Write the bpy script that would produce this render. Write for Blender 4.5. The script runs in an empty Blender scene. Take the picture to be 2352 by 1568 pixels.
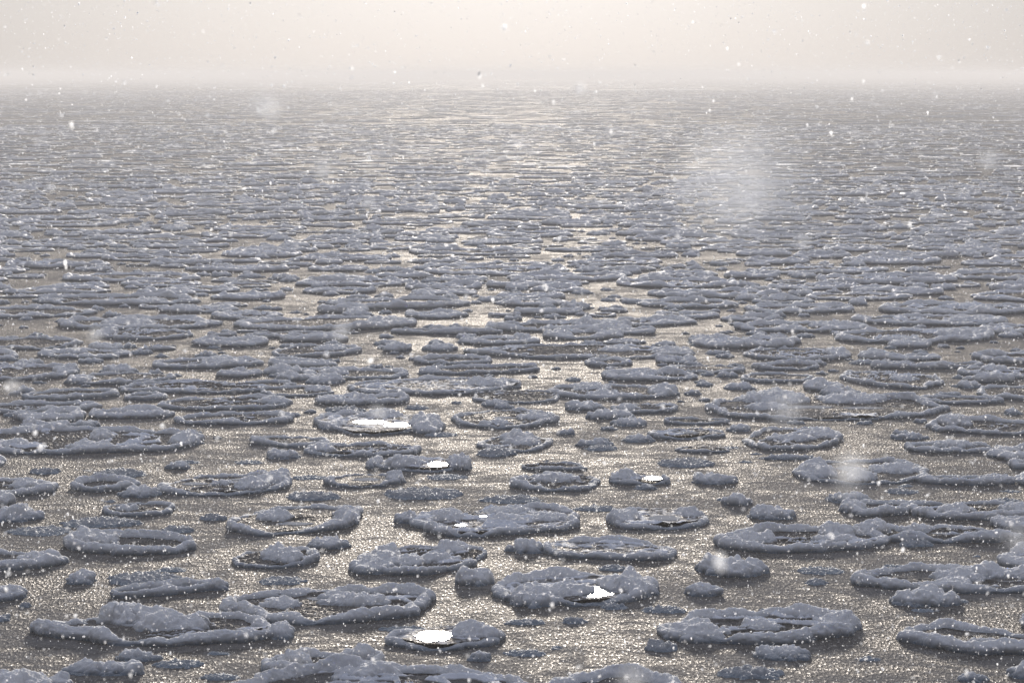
import bpy, math, random
import numpy as np
from mathutils import Vector, Matrix

S = bpy.context.scene
COL = S.collection
R = math.radians

# ------------------------------------------------------------------ camera
CAM_H = 6.0
PITCH = R(5.38)
FPX = 100.0 / 36.0 * 2352.0            # focal length in pixels of a 2352 px wide picture
cam = bpy.data.cameras.new('camera')
cam.lens = 100.0
cam.sensor_width = 36.0
cam.clip_start = 0.05
cam.clip_end = 30000.0
cam.dof.use_dof = True
cam.dof.focus_distance = 36.0
cam.dof.aperture_fstop = 8.0
camo = bpy.data.objects.new('camera', cam)
camo.location = (0, 0, CAM_H)
camo.rotation_euler = (R(90) - PITCH, 0, 0)
COL.objects.link(camo)
S.camera = camo

# ------------------------------------------------------------------ sky and sun
SUN_EL, SUN_AZ = R(11.0), R(0.0)       # straight ahead of the camera, a little above the frame
SUN_DIR = Vector((math.sin(SUN_AZ) * math.cos(SUN_EL), math.cos(SUN_AZ) * math.cos(SUN_EL), math.sin(SUN_EL)))
W = bpy.data.worlds.new('World')
S.world = W
W.use_nodes = True
nt = W.node_tree
nt.nodes.clear()


def N(t, kind, **kw):
    n = t.nodes.new(kind)
    for k, v in kw.items():
        if k.startswith('in_'):
            key = k[3:]
            n.inputs[int(key) if key.isdigit() else key.replace('_', ' ')].default_value = v
        else:
            setattr(n, k, v)
    return n


def mth(t, op, a, b=None, clamp=False):
    n = t.nodes.new('ShaderNodeMath')
    n.operation = op
    n.use_clamp = clamp
    for i, v in enumerate((a, b)):
        if v is None:
            continue
        if isinstance(v, (int, float)):
            n.inputs[i].default_value = v
        else:
            t.links.new(v, n.inputs[i])
    return n.outputs[0]


sky = N(nt, 'ShaderNodeTexSky', sky_type='NISHITA', sun_disc=False, sun_elevation=SUN_EL,
        sun_rotation=SUN_AZ, altitude=0.0, air_density=1.0, dust_density=1.0, ozone_density=1.0)
bg1 = N(nt, 'ShaderNodeBackground', in_Strength=0.05)
nt.links.new(sky.outputs[0], bg1.inputs[0])
# the bright veil of the sun behind thin snow cloud
tc = N(nt, 'ShaderNodeTexCoord')
dotn = N(nt, 'ShaderNodeVectorMath', operation='DOT_PRODUCT')
nt.links.new(tc.outputs['Generated'], dotn.inputs[0])
dotn.inputs[1].default_value = SUN_DIR
dm = mth(nt, 'SUBTRACT', dotn.outputs['Value'], 1.0)
g1 = mth(nt, 'MULTIPLY', mth(nt, 'EXPONENT', mth(nt, 'MULTIPLY', dm, 34.0)), 0.58)
g0 = mth(nt, 'MULTIPLY', mth(nt, 'EXPONENT', mth(nt, 'MULTIPLY', dm, 230.0)), 1.2)
g2 = mth(nt, 'MULTIPLY', mth(nt, 'EXPONENT', mth(nt, 'MULTIPLY', dm, 5.0)), 0.52)
gs = mth(nt, 'ADD', mth(nt, 'ADD', g1, g2), g0)
bg2 = N(nt, 'ShaderNodeBackground')
bg2.inputs[0].default_value = (0.97, 0.955, 0.95, 1)
nt.links.new(gs, bg2.inputs[1])
bg3 = N(nt, 'ShaderNodeBackground')
sepw = N(nt, 'ShaderNodeSeparateXYZ')               # overcast sky: three times as bright overhead as at the horizon
nt.links.new(tc.outputs['Generated'], sepw.inputs[0])
nt.links.new(mth(nt, 'ADD', mth(nt, 'MULTIPLY', mth(nt, 'MAXIMUM', sepw.outputs['Z'], 0.0), 0.70), 0.018), bg3.inputs[1])
bg3.inputs[0].default_value = (0.74, 0.80, 1.0, 1)
ad = N(nt, 'ShaderNodeAddShader')               # snow cloud: grey-blue all round, bright about the sun
nt.links.new(bg2.outputs[0], ad.inputs[0])
nt.links.new(bg3.outputs[0], ad.inputs[1])
mxw = N(nt, 'ShaderNodeMixShader', in_0=0.965)    # the cloud covers nearly all of the clear sky
nt.links.new(bg1.outputs[0], mxw.inputs[1])
nt.links.new(ad.outputs[0], mxw.inputs[2])
wo = N(nt, 'ShaderNodeOutputWorld')
nt.links.new(mxw.outputs[0], wo.inputs[0])

sun = bpy.data.lights.new('sun', 'SUN')
sun.energy = 5.0
sun.angle = R(6.0)
sun.color = (1.0, 0.93, 0.84)
suno = bpy.data.objects.new('sun', sun)
suno.rotation_euler = (-SUN_DIR).to_track_quat('-Z', 'Y').to_euler()
suno.location = (0, 40, 30)
COL.objects.link(suno)

S.view_settings.view_transform = 'Standard'
S.view_settings.look = 'None'
S.view_settings.exposure = 0.0
S.view_settings.gamma = 1.0
S.render.engine = 'CYCLES'
S.cycles.max_bounces = 6
S.cycles.diffuse_bounces = 3
S.cycles.glossy_bounces = 3
S.cycles.volume_bounces = 1
S.cycles.sample_clamp_indirect = 4.0

# ------------------------------------------------------------------ helpers
rng = np.random.default_rng(11)
random.seed(5)


def ray(px, py):
    """direction through a point of the photograph (2352 x 1568 px measure)"""
    u = (px - 1176.0) / FPX
    v = (784.0 - py) / FPX
    c, s = math.cos(PITCH), math.sin(PITCH)
    return np.array([u, c + v * s, -s + v * c])


def ground(px, py, z=0.0):
    d = ray(px, py)
    t = (z - CAM_H) / d[2]
    return d[0] * t, d[1] * t


def project(x, y, z):
    c, s = math.cos(PITCH), math.sin(PITCH)
    dz = z - CAM_H
    f = y * c - dz * s
    v = y * s + dz * c
    return 1176.0 + FPX * x / f, 784.0 - FPX * v / f


_perm = np.random.default_rng(3).permutation(256)
_perm = np.concatenate([_perm, _perm, _perm])
_grad = np.random.default_rng(4).normal(size=(256, 3))
_grad /= np.linalg.norm(_grad, axis=1)[:, None]


def noise(P):
    """gradient noise in 3-D, about -0.8..0.8"""
    P = np.asarray(P, dtype=np.float64)
    I = np.floor(P).astype(np.int64)
    F = P - I
    U = F * F * F * (F * (F * 6 - 15) + 10)
    I &= 255
    out = 0.0
    for dx in (0, 1):
        wx = U[..., 0] if dx else 1 - U[..., 0]
        for dy in (0, 1):
            wy = U[..., 1] if dy else 1 - U[..., 1]
            for dz in (0, 1):
                wz = U[..., 2] if dz else 1 - U[..., 2]
                h = _perm[_perm[_perm[(I[..., 0] + dx) & 255] + ((I[..., 1] + dy) & 255)] + ((I[..., 2] + dz) & 255)]
                g = _grad[h]
                out = out + wx * wy * wz * (g[..., 0] * (F[..., 0] - dx) + g[..., 1] * (F[..., 1] - dy) + g[..., 2] * (F[..., 2] - dz))
    return out * 1.7


def n3(x, y, z, f, off=0.0):
    return noise(np.stack([x * f + off, y * f + off * 0.7, z * f + off * 1.3], axis=-1))


def mesh_from(name, V, F4, mat, smooth=True, F3=None, mat2=None, mask2=None):
    me = bpy.data.meshes.new(name)
    V = np.ascontiguousarray(V, dtype=np.float32)
    F4 = np.asarray(F4, dtype=np.int32).reshape(-1, 4)
    nf = len(F4)
    n3_ = 0 if F3 is None else len(F3)
    me.vertices.add(len(V))
    me.vertices.foreach_set('co', V.ravel())
    me.loops.add(nf * 4 + n3_ * 3)
    li = F4.ravel()
    if n3_:
        li = np.concatenate([li, np.asarray(F3, dtype=np.int32).ravel()])
    me.loops.foreach_set('vertex_index', li)
    me.polygons.add(nf + n3_)
    st = np.arange(nf) * 4
    if n3_:
        st = np.concatenate([st, nf * 4 + np.arange(n3_) * 3])
    me.polygons.foreach_set('loop_start', st.astype(np.int32))
    me.polygons.foreach_set('use_smooth', np.full(nf + n3_, smooth))
    me.update(calc_edges=True)
    me.materials.append(mat)
    if mat2 is not None:
        me.materials.append(mat2)
        me.polygons.foreach_set('material_index', np.asarray(mask2, dtype=np.int32))
    return me


def link(name, me, parent=None, loc=None):
    o = bpy.data.objects.new(name, me)
    COL.objects.link(o)
    if parent is not None:
        o.parent = parent
    if loc is not None:
        o.location = loc
    return o


def tag(o, label=None, cat=None, group=None, kind=None):
    if label: o['label'] = label
    if cat: o['category'] = cat
    if group: o['group'] = group
    if kind: o['kind'] = kind
    return o


def grid_faces(nr, nt_):
    """quads of a ring grid, rows = rings from outside in, closed round"""
    i = np.arange(nr - 1)[:, None]
    j = np.arange(nt_)[None, :]
    j2 = (j + 1) % nt_
    a = i * nt_ + j
    b = i * nt_ + j2
    c = (i + 1) * nt_ + j2
    d = (i + 1) * nt_ + j
    return np.stack([a, b, c, d], axis=-1).reshape(-1, 4)


# ------------------------------------------------------------------ materials
def new_mat(name):
    m = bpy.data.materials.new(name)
    m.use_nodes = True
    t = m.node_tree
    t.nodes.clear()
    return m, t


def snow_material(name, col_a, col_b, rough, bump, sss, spec=0.04, wet=(0.22, 0.27, 0.33), z0=0.012, z1=0.045):  # wet: tone of soaked ice and of the shade painted below the crests
    m, t = new_mat(name)
    g = N(t, 'ShaderNodeNewGeometry')
    n1 = N(t, 'ShaderNodeTexNoise', in_Scale=3.0, in_Detail=4.0)
    t.links.new(g.outputs['Position'], n1.inputs['Vector'])
    mix = N(t, 'ShaderNodeMix', data_type='RGBA')
    mix.inputs[6].default_value = (*col_a, 1)
    mix.inputs[7].default_value = (*col_b, 1)
    t.links.new(n1.outputs[0], mix.inputs[0])
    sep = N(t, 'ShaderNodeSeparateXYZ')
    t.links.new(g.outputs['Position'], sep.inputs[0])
    wz = N(t, 'ShaderNodeMapRange', in_1=z0 + 0.01, in_2=z1 + 0.01, in_3=1.0, in_4=0.0)      # shade painted at the foot of the snow, over soaked ice at the waterline
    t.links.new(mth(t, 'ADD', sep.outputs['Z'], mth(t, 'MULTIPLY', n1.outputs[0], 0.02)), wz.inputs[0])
    foot_shade = N(t, 'ShaderNodeMix', data_type='RGBA')
    t.links.new(wz.outputs[0], foot_shade.inputs[0])
    t.links.new(mix.outputs[2], foot_shade.inputs[6])
    foot_shade.inputs[7].default_value = (*wet, 1)
    n2 = N(t, 'ShaderNodeTexNoise', in_Scale=55.0, in_Detail=5.0, in_Roughness=0.75)
    t.links.new(g.outputs['Position'], n2.inputs['Vector'])
    b = N(t, 'ShaderNodeBump', in_Strength=bump, in_Distance=0.02)
    t.links.new(n2.outputs[0], b.inputs['Height'])
    p = N(t, 'ShaderNodeBsdfPrincipled', in_Roughness=rough)
    p.inputs['Specular IOR Level'].default_value = spec
    p.inputs['Subsurface Weight'].default_value = sss
    p.inputs['Subsurface Radius'].default_value = (0.05, 0.055, 0.065)
    p.inputs['Sheen Weight'].default_value = 1.0
    p.inputs['Sheen Roughness'].default_value = 0.30
    p.inputs['Subsurface Scale'].default_value = 1.0
    t.links.new(foot_shade.outputs[2], p.inputs['Base Color'])
    t.links.new(b.outputs[0], p.inputs['Normal'])
    o = N(t, 'ShaderNodeOutputMaterial')
    t.links.new(p.outputs[0], o.inputs[0])
    return m


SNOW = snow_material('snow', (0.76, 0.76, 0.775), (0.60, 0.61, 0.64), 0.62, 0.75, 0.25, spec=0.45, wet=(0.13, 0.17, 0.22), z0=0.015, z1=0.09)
# the sunken middle of a floe is thin bare ice over dark water, its ridges carry snow
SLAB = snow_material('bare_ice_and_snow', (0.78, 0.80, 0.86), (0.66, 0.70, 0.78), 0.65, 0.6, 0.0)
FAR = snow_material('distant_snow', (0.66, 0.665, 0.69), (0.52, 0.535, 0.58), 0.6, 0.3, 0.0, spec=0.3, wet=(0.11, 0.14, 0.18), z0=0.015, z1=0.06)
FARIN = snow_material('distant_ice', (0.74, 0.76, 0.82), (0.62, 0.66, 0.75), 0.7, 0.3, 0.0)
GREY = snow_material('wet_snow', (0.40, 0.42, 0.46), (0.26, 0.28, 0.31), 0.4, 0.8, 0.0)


def slush_shader(t):
    g = N(t, 'ShaderNodeNewGeometry')
    pos = g.outputs['Position']
    fine = N(t, 'ShaderNodeTexVoronoi', in_Scale=34.0, in_Randomness=1.0)
    fine2 = N(t, 'ShaderNodeTexNoise', in_Scale=33.0, in_Detail=3.0, in_Roughness=0.6)
    mpf = N(t, 'ShaderNodeMapping')
    mpf.inputs['Scale'].default_value = (1.0, 0.30, 1.0)
    t.links.new(pos, mpf.inputs[0])
    mp = N(t, 'ShaderNodeMapping')
    mp.inputs['Scale'].default_value = (0.55, 0.8, 1.0)
    mp.inputs['Rotation'].default_value = (0, 0, R(32))
    t.links.new(pos, mp.inputs[0])
    mid = N(t, 'ShaderNodeTexNoise', in_Scale=2.6, in_Detail=5.0, in_Roughness=0.6, in_Distortion=1.2)
    t.links.new(mp.outputs[0], mid.inputs['Vector'])
    big = N(t, 'ShaderNodeTexNoise', in_Scale=0.35, in_Detail=3.0)
    t.links.new(mp.outputs[0], big.inputs['Vector'])
    t.links.new(mpf.outputs[0], fine.inputs['Vector'])
    t.links.new(mpf.outputs[0], fine2.inputs['Vector'])
    h = mth(t, 'ADD', mth(t, 'MULTIPLY', fine.outputs['Distance'], 0.35), mth(t, 'MULTIPLY', fine2.outputs[0], 1.0))
    b1 = N(t, 'ShaderNodeBump', in_Strength=1.0, in_Distance=0.030)
    t.links.new(h, b1.inputs['Height'])
    b2 = N(t, 'ShaderNodeBump', in_Strength=0.22, in_Distance=0.05)
    t.links.new(mid.outputs[0], b2.inputs['Height'])
    t.links.new(b2.outputs[0], b1.inputs['Normal'])
    # matte drifts of frazil lie between the wetter, glossier stretches
    r = N(t, 'ShaderNodeMapRange', in_1=0.45, in_2=0.57)
    t.links.new(mth(t, 'ADD', mth(t, 'MULTIPLY', mid.outputs[0], 0.65), mth(t, 'MULTIPLY', big.outputs[0], 0.35)), r.inputs[0])
    col = N(t, 'ShaderNodeMix', data_type='RGBA')
    col.inputs[6].default_value = (0.075, 0.071, 0.069, 1)
    col.inputs[7].default_value = (0.15, 0.145, 0.143, 1)
    t.links.new(r.outputs[0], col.inputs[0])
    ro = N(t, 'ShaderNodeMapRange', in_3=0.46, in_4=0.62)
    t.links.new(r.outputs[0], ro.inputs[0])
    # frazil crystals: pale grains in the dark water, with sparkle painted into their colour
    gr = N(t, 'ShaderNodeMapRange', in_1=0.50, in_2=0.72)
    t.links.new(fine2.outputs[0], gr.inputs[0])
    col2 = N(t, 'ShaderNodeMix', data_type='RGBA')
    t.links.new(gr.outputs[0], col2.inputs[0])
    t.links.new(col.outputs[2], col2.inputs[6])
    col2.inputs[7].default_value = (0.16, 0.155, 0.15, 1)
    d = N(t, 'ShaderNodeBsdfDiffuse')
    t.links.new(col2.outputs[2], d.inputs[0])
    t.links.new(b1.outputs[0], d.inputs['Normal'])
    gl = N(t, 'ShaderNodeBsdfAnisotropic')
    gl.inputs[0].default_value = (1, 0.96, 0.92, 1)
    t.links.new(ro.outputs[0], gl.inputs['Roughness'])
    t.links.new(b1.outputs[0], gl.inputs['Normal'])
    fr = N(t, 'ShaderNodeFresnel', in_IOR=1.33)
    t.links.new(b1.outputs[0], fr.inputs['Normal'])
    wet = N(t, 'ShaderNodeMapRange', in_3=1.0, in_4=0.42)
    t.links.new(r.outputs[0], wet.inputs[0])
    # wet facets that catch the sky, scattered through dull slush
    fac = N(t, 'ShaderNodeMapRange', in_1=0.55, in_2=0.65, in_3=0.12, in_4=0.80)
    t.links.new(fine2.outputs[0], fac.inputs[0])
    wetf = mth(t, 'MULTIPLY', fac.outputs[0], wet.outputs[0])
    mx = N(t, 'ShaderNodeMixShader')
    t.links.new(mth(t, 'MULTIPLY', mth(t, 'MINIMUM', fr.outputs[0], 0.31), wetf), mx.inputs[0])
    t.links.new(d.outputs[0], mx.inputs[1])
    t.links.new(gl.outputs[0], mx.inputs[2])
    return mx.outputs[0]


def water_material():
    m, t = new_mat('grease_ice_water')
    o = N(t, 'ShaderNodeOutputMaterial')
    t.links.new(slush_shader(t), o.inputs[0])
    return m


WATER = water_material()


def icy_floor(m, z0, z1):
    """low parts of a floe are the same frazil slush as the sea; what rises above z0..z1 is snow"""
    t = m.node_tree
    o = next(n for n in t.nodes if n.type == 'OUTPUT_MATERIAL')
    p = next(n for n in t.nodes if n.type == 'BSDF_PRINCIPLED')
    g = N(t, 'ShaderNodeNewGeometry')
    sep = N(t, 'ShaderNodeSeparateXYZ')
    t.links.new(g.outputs['Position'], sep.inputs[0])
    n = N(t, 'ShaderNodeTexNoise', in_Scale=5.0, in_Detail=4.0)
    t.links.new(g.outputs['Position'], n.inputs['Vector'])
    k = N(t, 'ShaderNodeMapRange', in_1=z0, in_2=z1)
    t.links.new(mth(t, 'ADD', sep.outputs['Z'], mth(t, 'MULTIPLY', mth(t, 'SUBTRACT', n.outputs[0], 0.46), 0.06)), k.inputs[0])
    mx = N(t, 'ShaderNodeMixShader')
    t.links.new(k.outputs[0], mx.inputs[0])
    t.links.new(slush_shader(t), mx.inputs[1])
    t.links.new(p.outputs[0], mx.inputs[2])
    t.links.new(mx.outputs[0], o.inputs[0])


icy_floor(SLAB, 0.062, 0.080)
icy_floor(FARIN, 0.062, 0.078)


def pool_material(name, base, rough):
    m, t = new_mat(name)
    g = N(t, 'ShaderNodeNewGeometry')
    n = N(t, 'ShaderNodeTexNoise', in_Scale=7.0, in_Detail=2.0)
    t.links.new(g.outputs['Position'], n.inputs['Vector'])
    b = N(t, 'ShaderNodeBump', in_Strength=0.15, in_Distance=0.004)
    t.links.new(n.outputs[0], b.inputs['Height'])
    p = N(t, 'ShaderNodeBsdfPrincipled', in_Roughness=rough)
    p.inputs['Base Color'].default_value = (*base, 1)
    p.inputs['IOR'].default_value = 1.33
    p.inputs['Specular IOR Level'].default_value = 0.5 if rough < 0.3 else 0.0
    t.links.new(b.outputs[0], p.inputs['Normal'])
    o = N(t, 'ShaderNodeOutputMaterial')
    t.links.new(p.outputs[0], o.inputs[0])
    return m


POOL = pool_material('still_meltwater', (0.10, 0.12, 0.14), 0.2)
GLAZE = pool_material('glazed_ice', (0.34, 0.35, 0.37), 0.8)


def flake_material():
    m, t = new_mat('snowflake')
    g = N(t, 'ShaderNodeNewGeometry')
    n = N(t, 'ShaderNodeTexNoise', in_Scale=400.0)
    t.links.new(g.outputs['Position'], n.inputs['Vector'])
    mix = N(t, 'ShaderNodeMix', data_type='RGBA')
    mix.inputs[6].default_value = (0.92, 0.93, 0.95, 1)
    mix.inputs[7].default_value = (0.84, 0.86, 0.90, 1)
    t.links.new(n.outputs[0], mix.inputs[0])
    d = N(t, 'ShaderNodeBsdfDiffuse')
    tr = N(t, 'ShaderNodeBsdfTranslucent')
    t.links.new(mix.outputs[2], d.inputs[0])
    t.links.new(mix.outputs[2], tr.inputs[0])
    mx = N(t, 'ShaderNodeMixShader', in_0=0.85)
    t.links.new(d.outputs[0], mx.inputs[1])
    t.links.new(tr.outputs[0], mx.inputs[2])
    o = N(t, 'ShaderNodeOutputMaterial')
    t.links.new(mx.outputs[0], o.inputs[0])
    return m


FLAKE = flake_material()

# ------------------------------------------------------------------ the sea
def make_sea():
    xs = np.array([-9000, -1500, -300, -60, 0, 60, 300, 1500, 9000.0])
    ys = np.array([-60, 0, 30, 80, 200, 500, 1500, 4000, 9000.0])
    X, Y = np.meshgrid(xs, ys)
    V = np.stack([X.ravel(), Y.ravel(), np.zeros(X.size)], axis=-1)
    n = len(xs)
    f = [(j * n + i, j * n + i + 1, (j + 1) * n + i + 1, (j + 1) * n + i) for j in range(len(ys) - 1) for i in range(n - 1)]
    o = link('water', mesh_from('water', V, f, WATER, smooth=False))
    tag(o, kind='structure')


make_sea()


# ------------------------------------------------------------------ one floe
def outline(th, seed, pts):
    """radius factor round the floe: uneven, sometimes with pointed ends"""
    q = np.stack([np.cos(th) * 1.3 + seed, np.sin(th) * 1.3 + seed * 0.37, np.full_like(th, seed * 0.11)], axis=-1)
    r = 1.0 + 0.15 * noise(q) + 0.08 * noise(q * 2.9)
    r += pts * 0.10 * (np.cos(th) ** 8)
    return r


def normals_ring(P):
    du = np.roll(P, -1, axis=1) - np.roll(P, 1, axis=1)
    dv = np.empty_like(P)
    dv[1:-1] = P[2:] - P[:-2]
    dv[0] = P[1] - P[0]
    dv[-1] = P[-1] - P[-2]
    n = np.cross(du, dv)
    n /= (np.linalg.norm(n, axis=-1, keepdims=True) + 1e-9)
    return n


def floe_arrays(a, b, k, H, w, seed, dx, ff=1.0, bf=1.0, rough=0.5, pts=0.0, dips=(), ox=0.0, oy=0.0, edge=1.0, floor=0.055, pools=()):
    """returns the rim grid (nr, nt, 3) and the interior grid; k = shear of the outline (m at x = a)"""
    per = 2 * math.pi * math.sqrt((a * a + b * b) / 2)
    nth = int(max(14, per / dx))
    th = np.linspace(0, 2 * math.pi, nth, endpoint=False)
    rf = outline(th, seed, pts)
    ct, sn = np.cos(th), np.sin(th)
    rx = rf / np.abs(rf * ct).max()
    ry = rf / np.abs(rf * sn).max()
    ex, ey = a * rx * ct, b * ry * sn                     # outer edge
    # rim height and width vary round the floe
    q = np.stack([ct * a * 1.1 + seed * 3, sn * b * 1.1, np.full_like(th, seed)], axis=-1)
    hv = 0.78 + 0.50 * noise(q) + 0.26 * noise(q * 2.6)
    side = 0.5 + 0.5 * sn                                  # 0 in front (towards the camera), 1 at the back
    Hh = H * np.clip(hv, 0.28, 1.5) * (ff * (1 - side) + bf * side)
    for (ux, uw, fac) in dips:                             # low places of the near rim
        m = np.exp(-((ct * 1.0 - ux) / uw) ** 2) * (sn < 0.2)
        Hh = Hh * (1 - m * (1 - fac))
    for (ux, uw, fac) in dips:
        m = np.exp(-((ct * 1.0 - ux) / (uw * 1.3)) ** 2) * (sn > 0.2)
        Hh = Hh * (1 - m * 0.35)
    ww = w * np.clip(0.95 + 0.55 * noise(q * 1.3 + 9), 0.55, 1.6)
    ww = np.minimum(ww, 0.75 * min(a, b))
    # inward unit direction
    L = np.hypot(ex, ey) + 1e-6
    ix, iy = -ex / L, -ey / L
    nr = int(max(5, (w * 1.6 + H * 2.2) / dx))
    phi = np.linspace(R(-58), R(178), nr)[:, None]
    cp, sp = np.cos(phi), np.sin(phi)
    prof_r = np.sign(cp) * np.abs(cp) ** 1.15
    prof_z = np.sign(sp) * np.abs(sp) ** 1.0
    zc = 0.40 * Hh[None, :]
    up = Hh[None, :] - zc
    z = zc + np.where(prof_z > 0, prof_z * up, prof_z * (zc + 0.07))
    # inside foot of the rim meets the floor
    inner = np.clip((phi - R(90)) / R(88), 0, 1) ** 1.3
    z = z * (1 - inner) + inner * np.minimum(z, floor)
    off = ww[None, :] * 0.5 * (1 - prof_r)
    X = ex[None, :] + ix[None, :] * off
    Y = ey[None, :] + iy[None, :] * off
    P = np.stack([X, Y, z], axis=-1)
    P[..., 1] += k * P[..., 0] / a
    nrm = normals_ring(P)
    if nrm[nr // 2, :, 2].mean() < 0:
        nrm = -nrm
    gx, gy, gz = P[..., 0] + ox, P[..., 1] + oy, P[..., 2]
    sc = min(1.0, H / 0.14)
    d = 0.050 * (np.abs(n3(gx, gy, gz, 2.8, seed)) - 0.25)
    d += 0.019 * (np.abs(n3(gx, gy, gz, 7.0, seed + 5)) - 0.2)
    if dx < 0.05:
        d += 0.012 * n3(gx, gy, gz, 15.0, seed + 8)
    if dx < 0.03:
        d += 0.009 * n3(gx, gy, gz, 34.0, seed + 2)
    fade = np.clip(1.0 - inner * 0.8, 0, 1)
    P = P + nrm * (d * sc * fade * edge)[..., None]
    # interior
    rin = np.hypot(ex, ey) - ww
    fr = np.clip(rin / np.hypot(ex, ey), 0.05, 1)
    ni = int(max(3, 0.9 * min(a, b) / (dx * 1.3)))
    s = np.linspace(1.06, 0.0, ni)[:, None] ** 0.9
    Xi = ex[None, :] * fr[None, :] * s
    Yi = ey[None, :] * fr[None, :] * s
    Yk = Yi + k * Xi / a
    gx, gy = Xi + ox, Yk + oy
    zz = np.zeros_like(gx)
    # ridges of rafted slush, mostly concentric with the rim
    wob = noise(np.stack([gx * 1.6, gy * 1.6, zz + seed], -1))
    q = np.stack([s * (1.7 + 1.1 * min(a, b)) + 0.55 * wob + seed, ct[None, :] * 0.8 + 0 * s, sn[None, :] * 0.8 + seed + 0 * s], -1)
    rid = np.clip(1 - np.abs(noise(q)) * 6.5, 0, 1) ** 1.1
    patch = np.clip(0.42 + 1.9 * noise(np.stack([gx * 0.9, gy * 0.9, zz + seed * 2], -1)), 0, 1)
    zi = floor - 0.006 + min(rough, 0.9) * H * 0.66 * rid * patch
    zi += rough * 0.014 * n3(gx, gy, zz, 6.0, seed)
    if dx < 0.05:
        zi += (0.004 + rough * 0.016) * n3(gx, gy, zz, 17.0, seed + 3)
    for (u, v, ru, rv) in pools:
        e = ((Xi - u * a) / (ru * a * 1.3)) ** 2 + ((Yk - v * b - k * u) / (rv * b * 1.3)) ** 2
        m = np.clip((1.35 - e) / 0.35, 0, 1)
        zi = zi * (1 - m) + (floor - 0.006) * m
    zi = np.maximum(zi, 0.02)
    I = np.stack([Xi, Yk, zi], axis=-1)
    return P, I


def to_mesh(name, G, mat, cap=False):
    nr, nt_, _ = G.shape
    return mesh_from(name, G.reshape(-1, 3), grid_faces(nr, nt_), mat)


def lump_arrays(a, b, h, seed, dx, ox=0, oy=0, rot=0.0, sink=0.05, spiky=1.0):
    """a heap of snow: several overlapping rounded lumps under one surface"""
    per = 2 * math.pi * math.sqrt((a * a + b * b) / 2)
    nth = int(max(10, per / dx))
    th = np.linspace(0, 2 * math.pi, nth, endpoint=False)
    rf = outline(th, seed, 0.0)
    nr = int(max(4, (min(a, b) + h) * 1.2 / dx))
    s = np.linspace(1.0, 0.0, nr)[:, None]
    X = a * rf[None, :] * np.cos(th)[None, :] * np.sin(s * R(90)) ** 0.95
    Y = b * rf[None, :] * np.sin(th)[None, :] * np.sin(s * R(90)) ** 0.95
    z = (h + sink) * np.cos(s * R(90)) ** 0.9 - sink + 0 * X
    if rot:
        c, q = math.cos(rot), math.sin(rot)
        X, Y = X * c - Y * q, X * q + Y * c
    P = np.stack([X, Y, z], axis=-1)
    nrm = normals_ring(P)
    if nrm[nr // 2, :, 2].mean() < 0:
        nrm = -nrm
    nrm[-1] = (0, 0, 1)
    gx, gy, gz = X + ox, Y + oy, z
    m = min(a, b, h * 1.6)
    d = m * 0.62 * spiky * (np.abs(n3(gx, gy, gz, 0.75 / m, seed)) - 0.18)
    if dx < 0.08:
        d += m * 0.27 * spiky * (np.abs(n3(gx, gy, gz, 2.1 / m, seed + 5)) - 0.15)
    if dx < 0.04:
        d += 0.020 * n3(gx, gy, gz, 17.0, seed + 8) + 0.008 * n3(gx, gy, gz, 40.0, seed + 8)
    d[-1] = d[-1].mean()
    return P + nrm * (d)[..., None]


def pix_dx(D):
    return D / (100.0 / 36.0 * 1024.0)


NAMES = set()


def unique(label):
    assert label not in NAMES, label
    NAMES.add(label)
    return label


ONES = 'zero one two three four five six seven eight nine ten eleven twelve thirteen fourteen fifteen sixteen seventeen eighteen nineteen'.split()
TENS = '- - twenty thirty forty fifty sixty seventy eighty ninety'.split()


def spell(v, dec):
    v = round(v, dec)
    n = int(v)
    w = ONES[n] if n < 20 else TENS[n // 10] + ('-' + ONES[n % 10] if n % 10 else '')
    if dec:
        w += '-point-' + ONES[int(round((v - n) * 10)) % 10]
    return w


def where_words(x, y):
    px, py = project(x, y, 0.06)
    u = min(99.4, max(0.6, px / 23.52))
    v = min(99.4, max(0.6, py / 15.68))
    for d1, d2 in ((0, 0), (1, 0), (0, 1), (1, 1)):
        t = '%s percent across and %s percent down the photo' % (spell(u, d1), spell(v, d2))
        if t not in WH:
            break
    WH.add(t)
    return t


WH = set()
PLACED = []                                   # x, y, a, b of everything afloat


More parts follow.
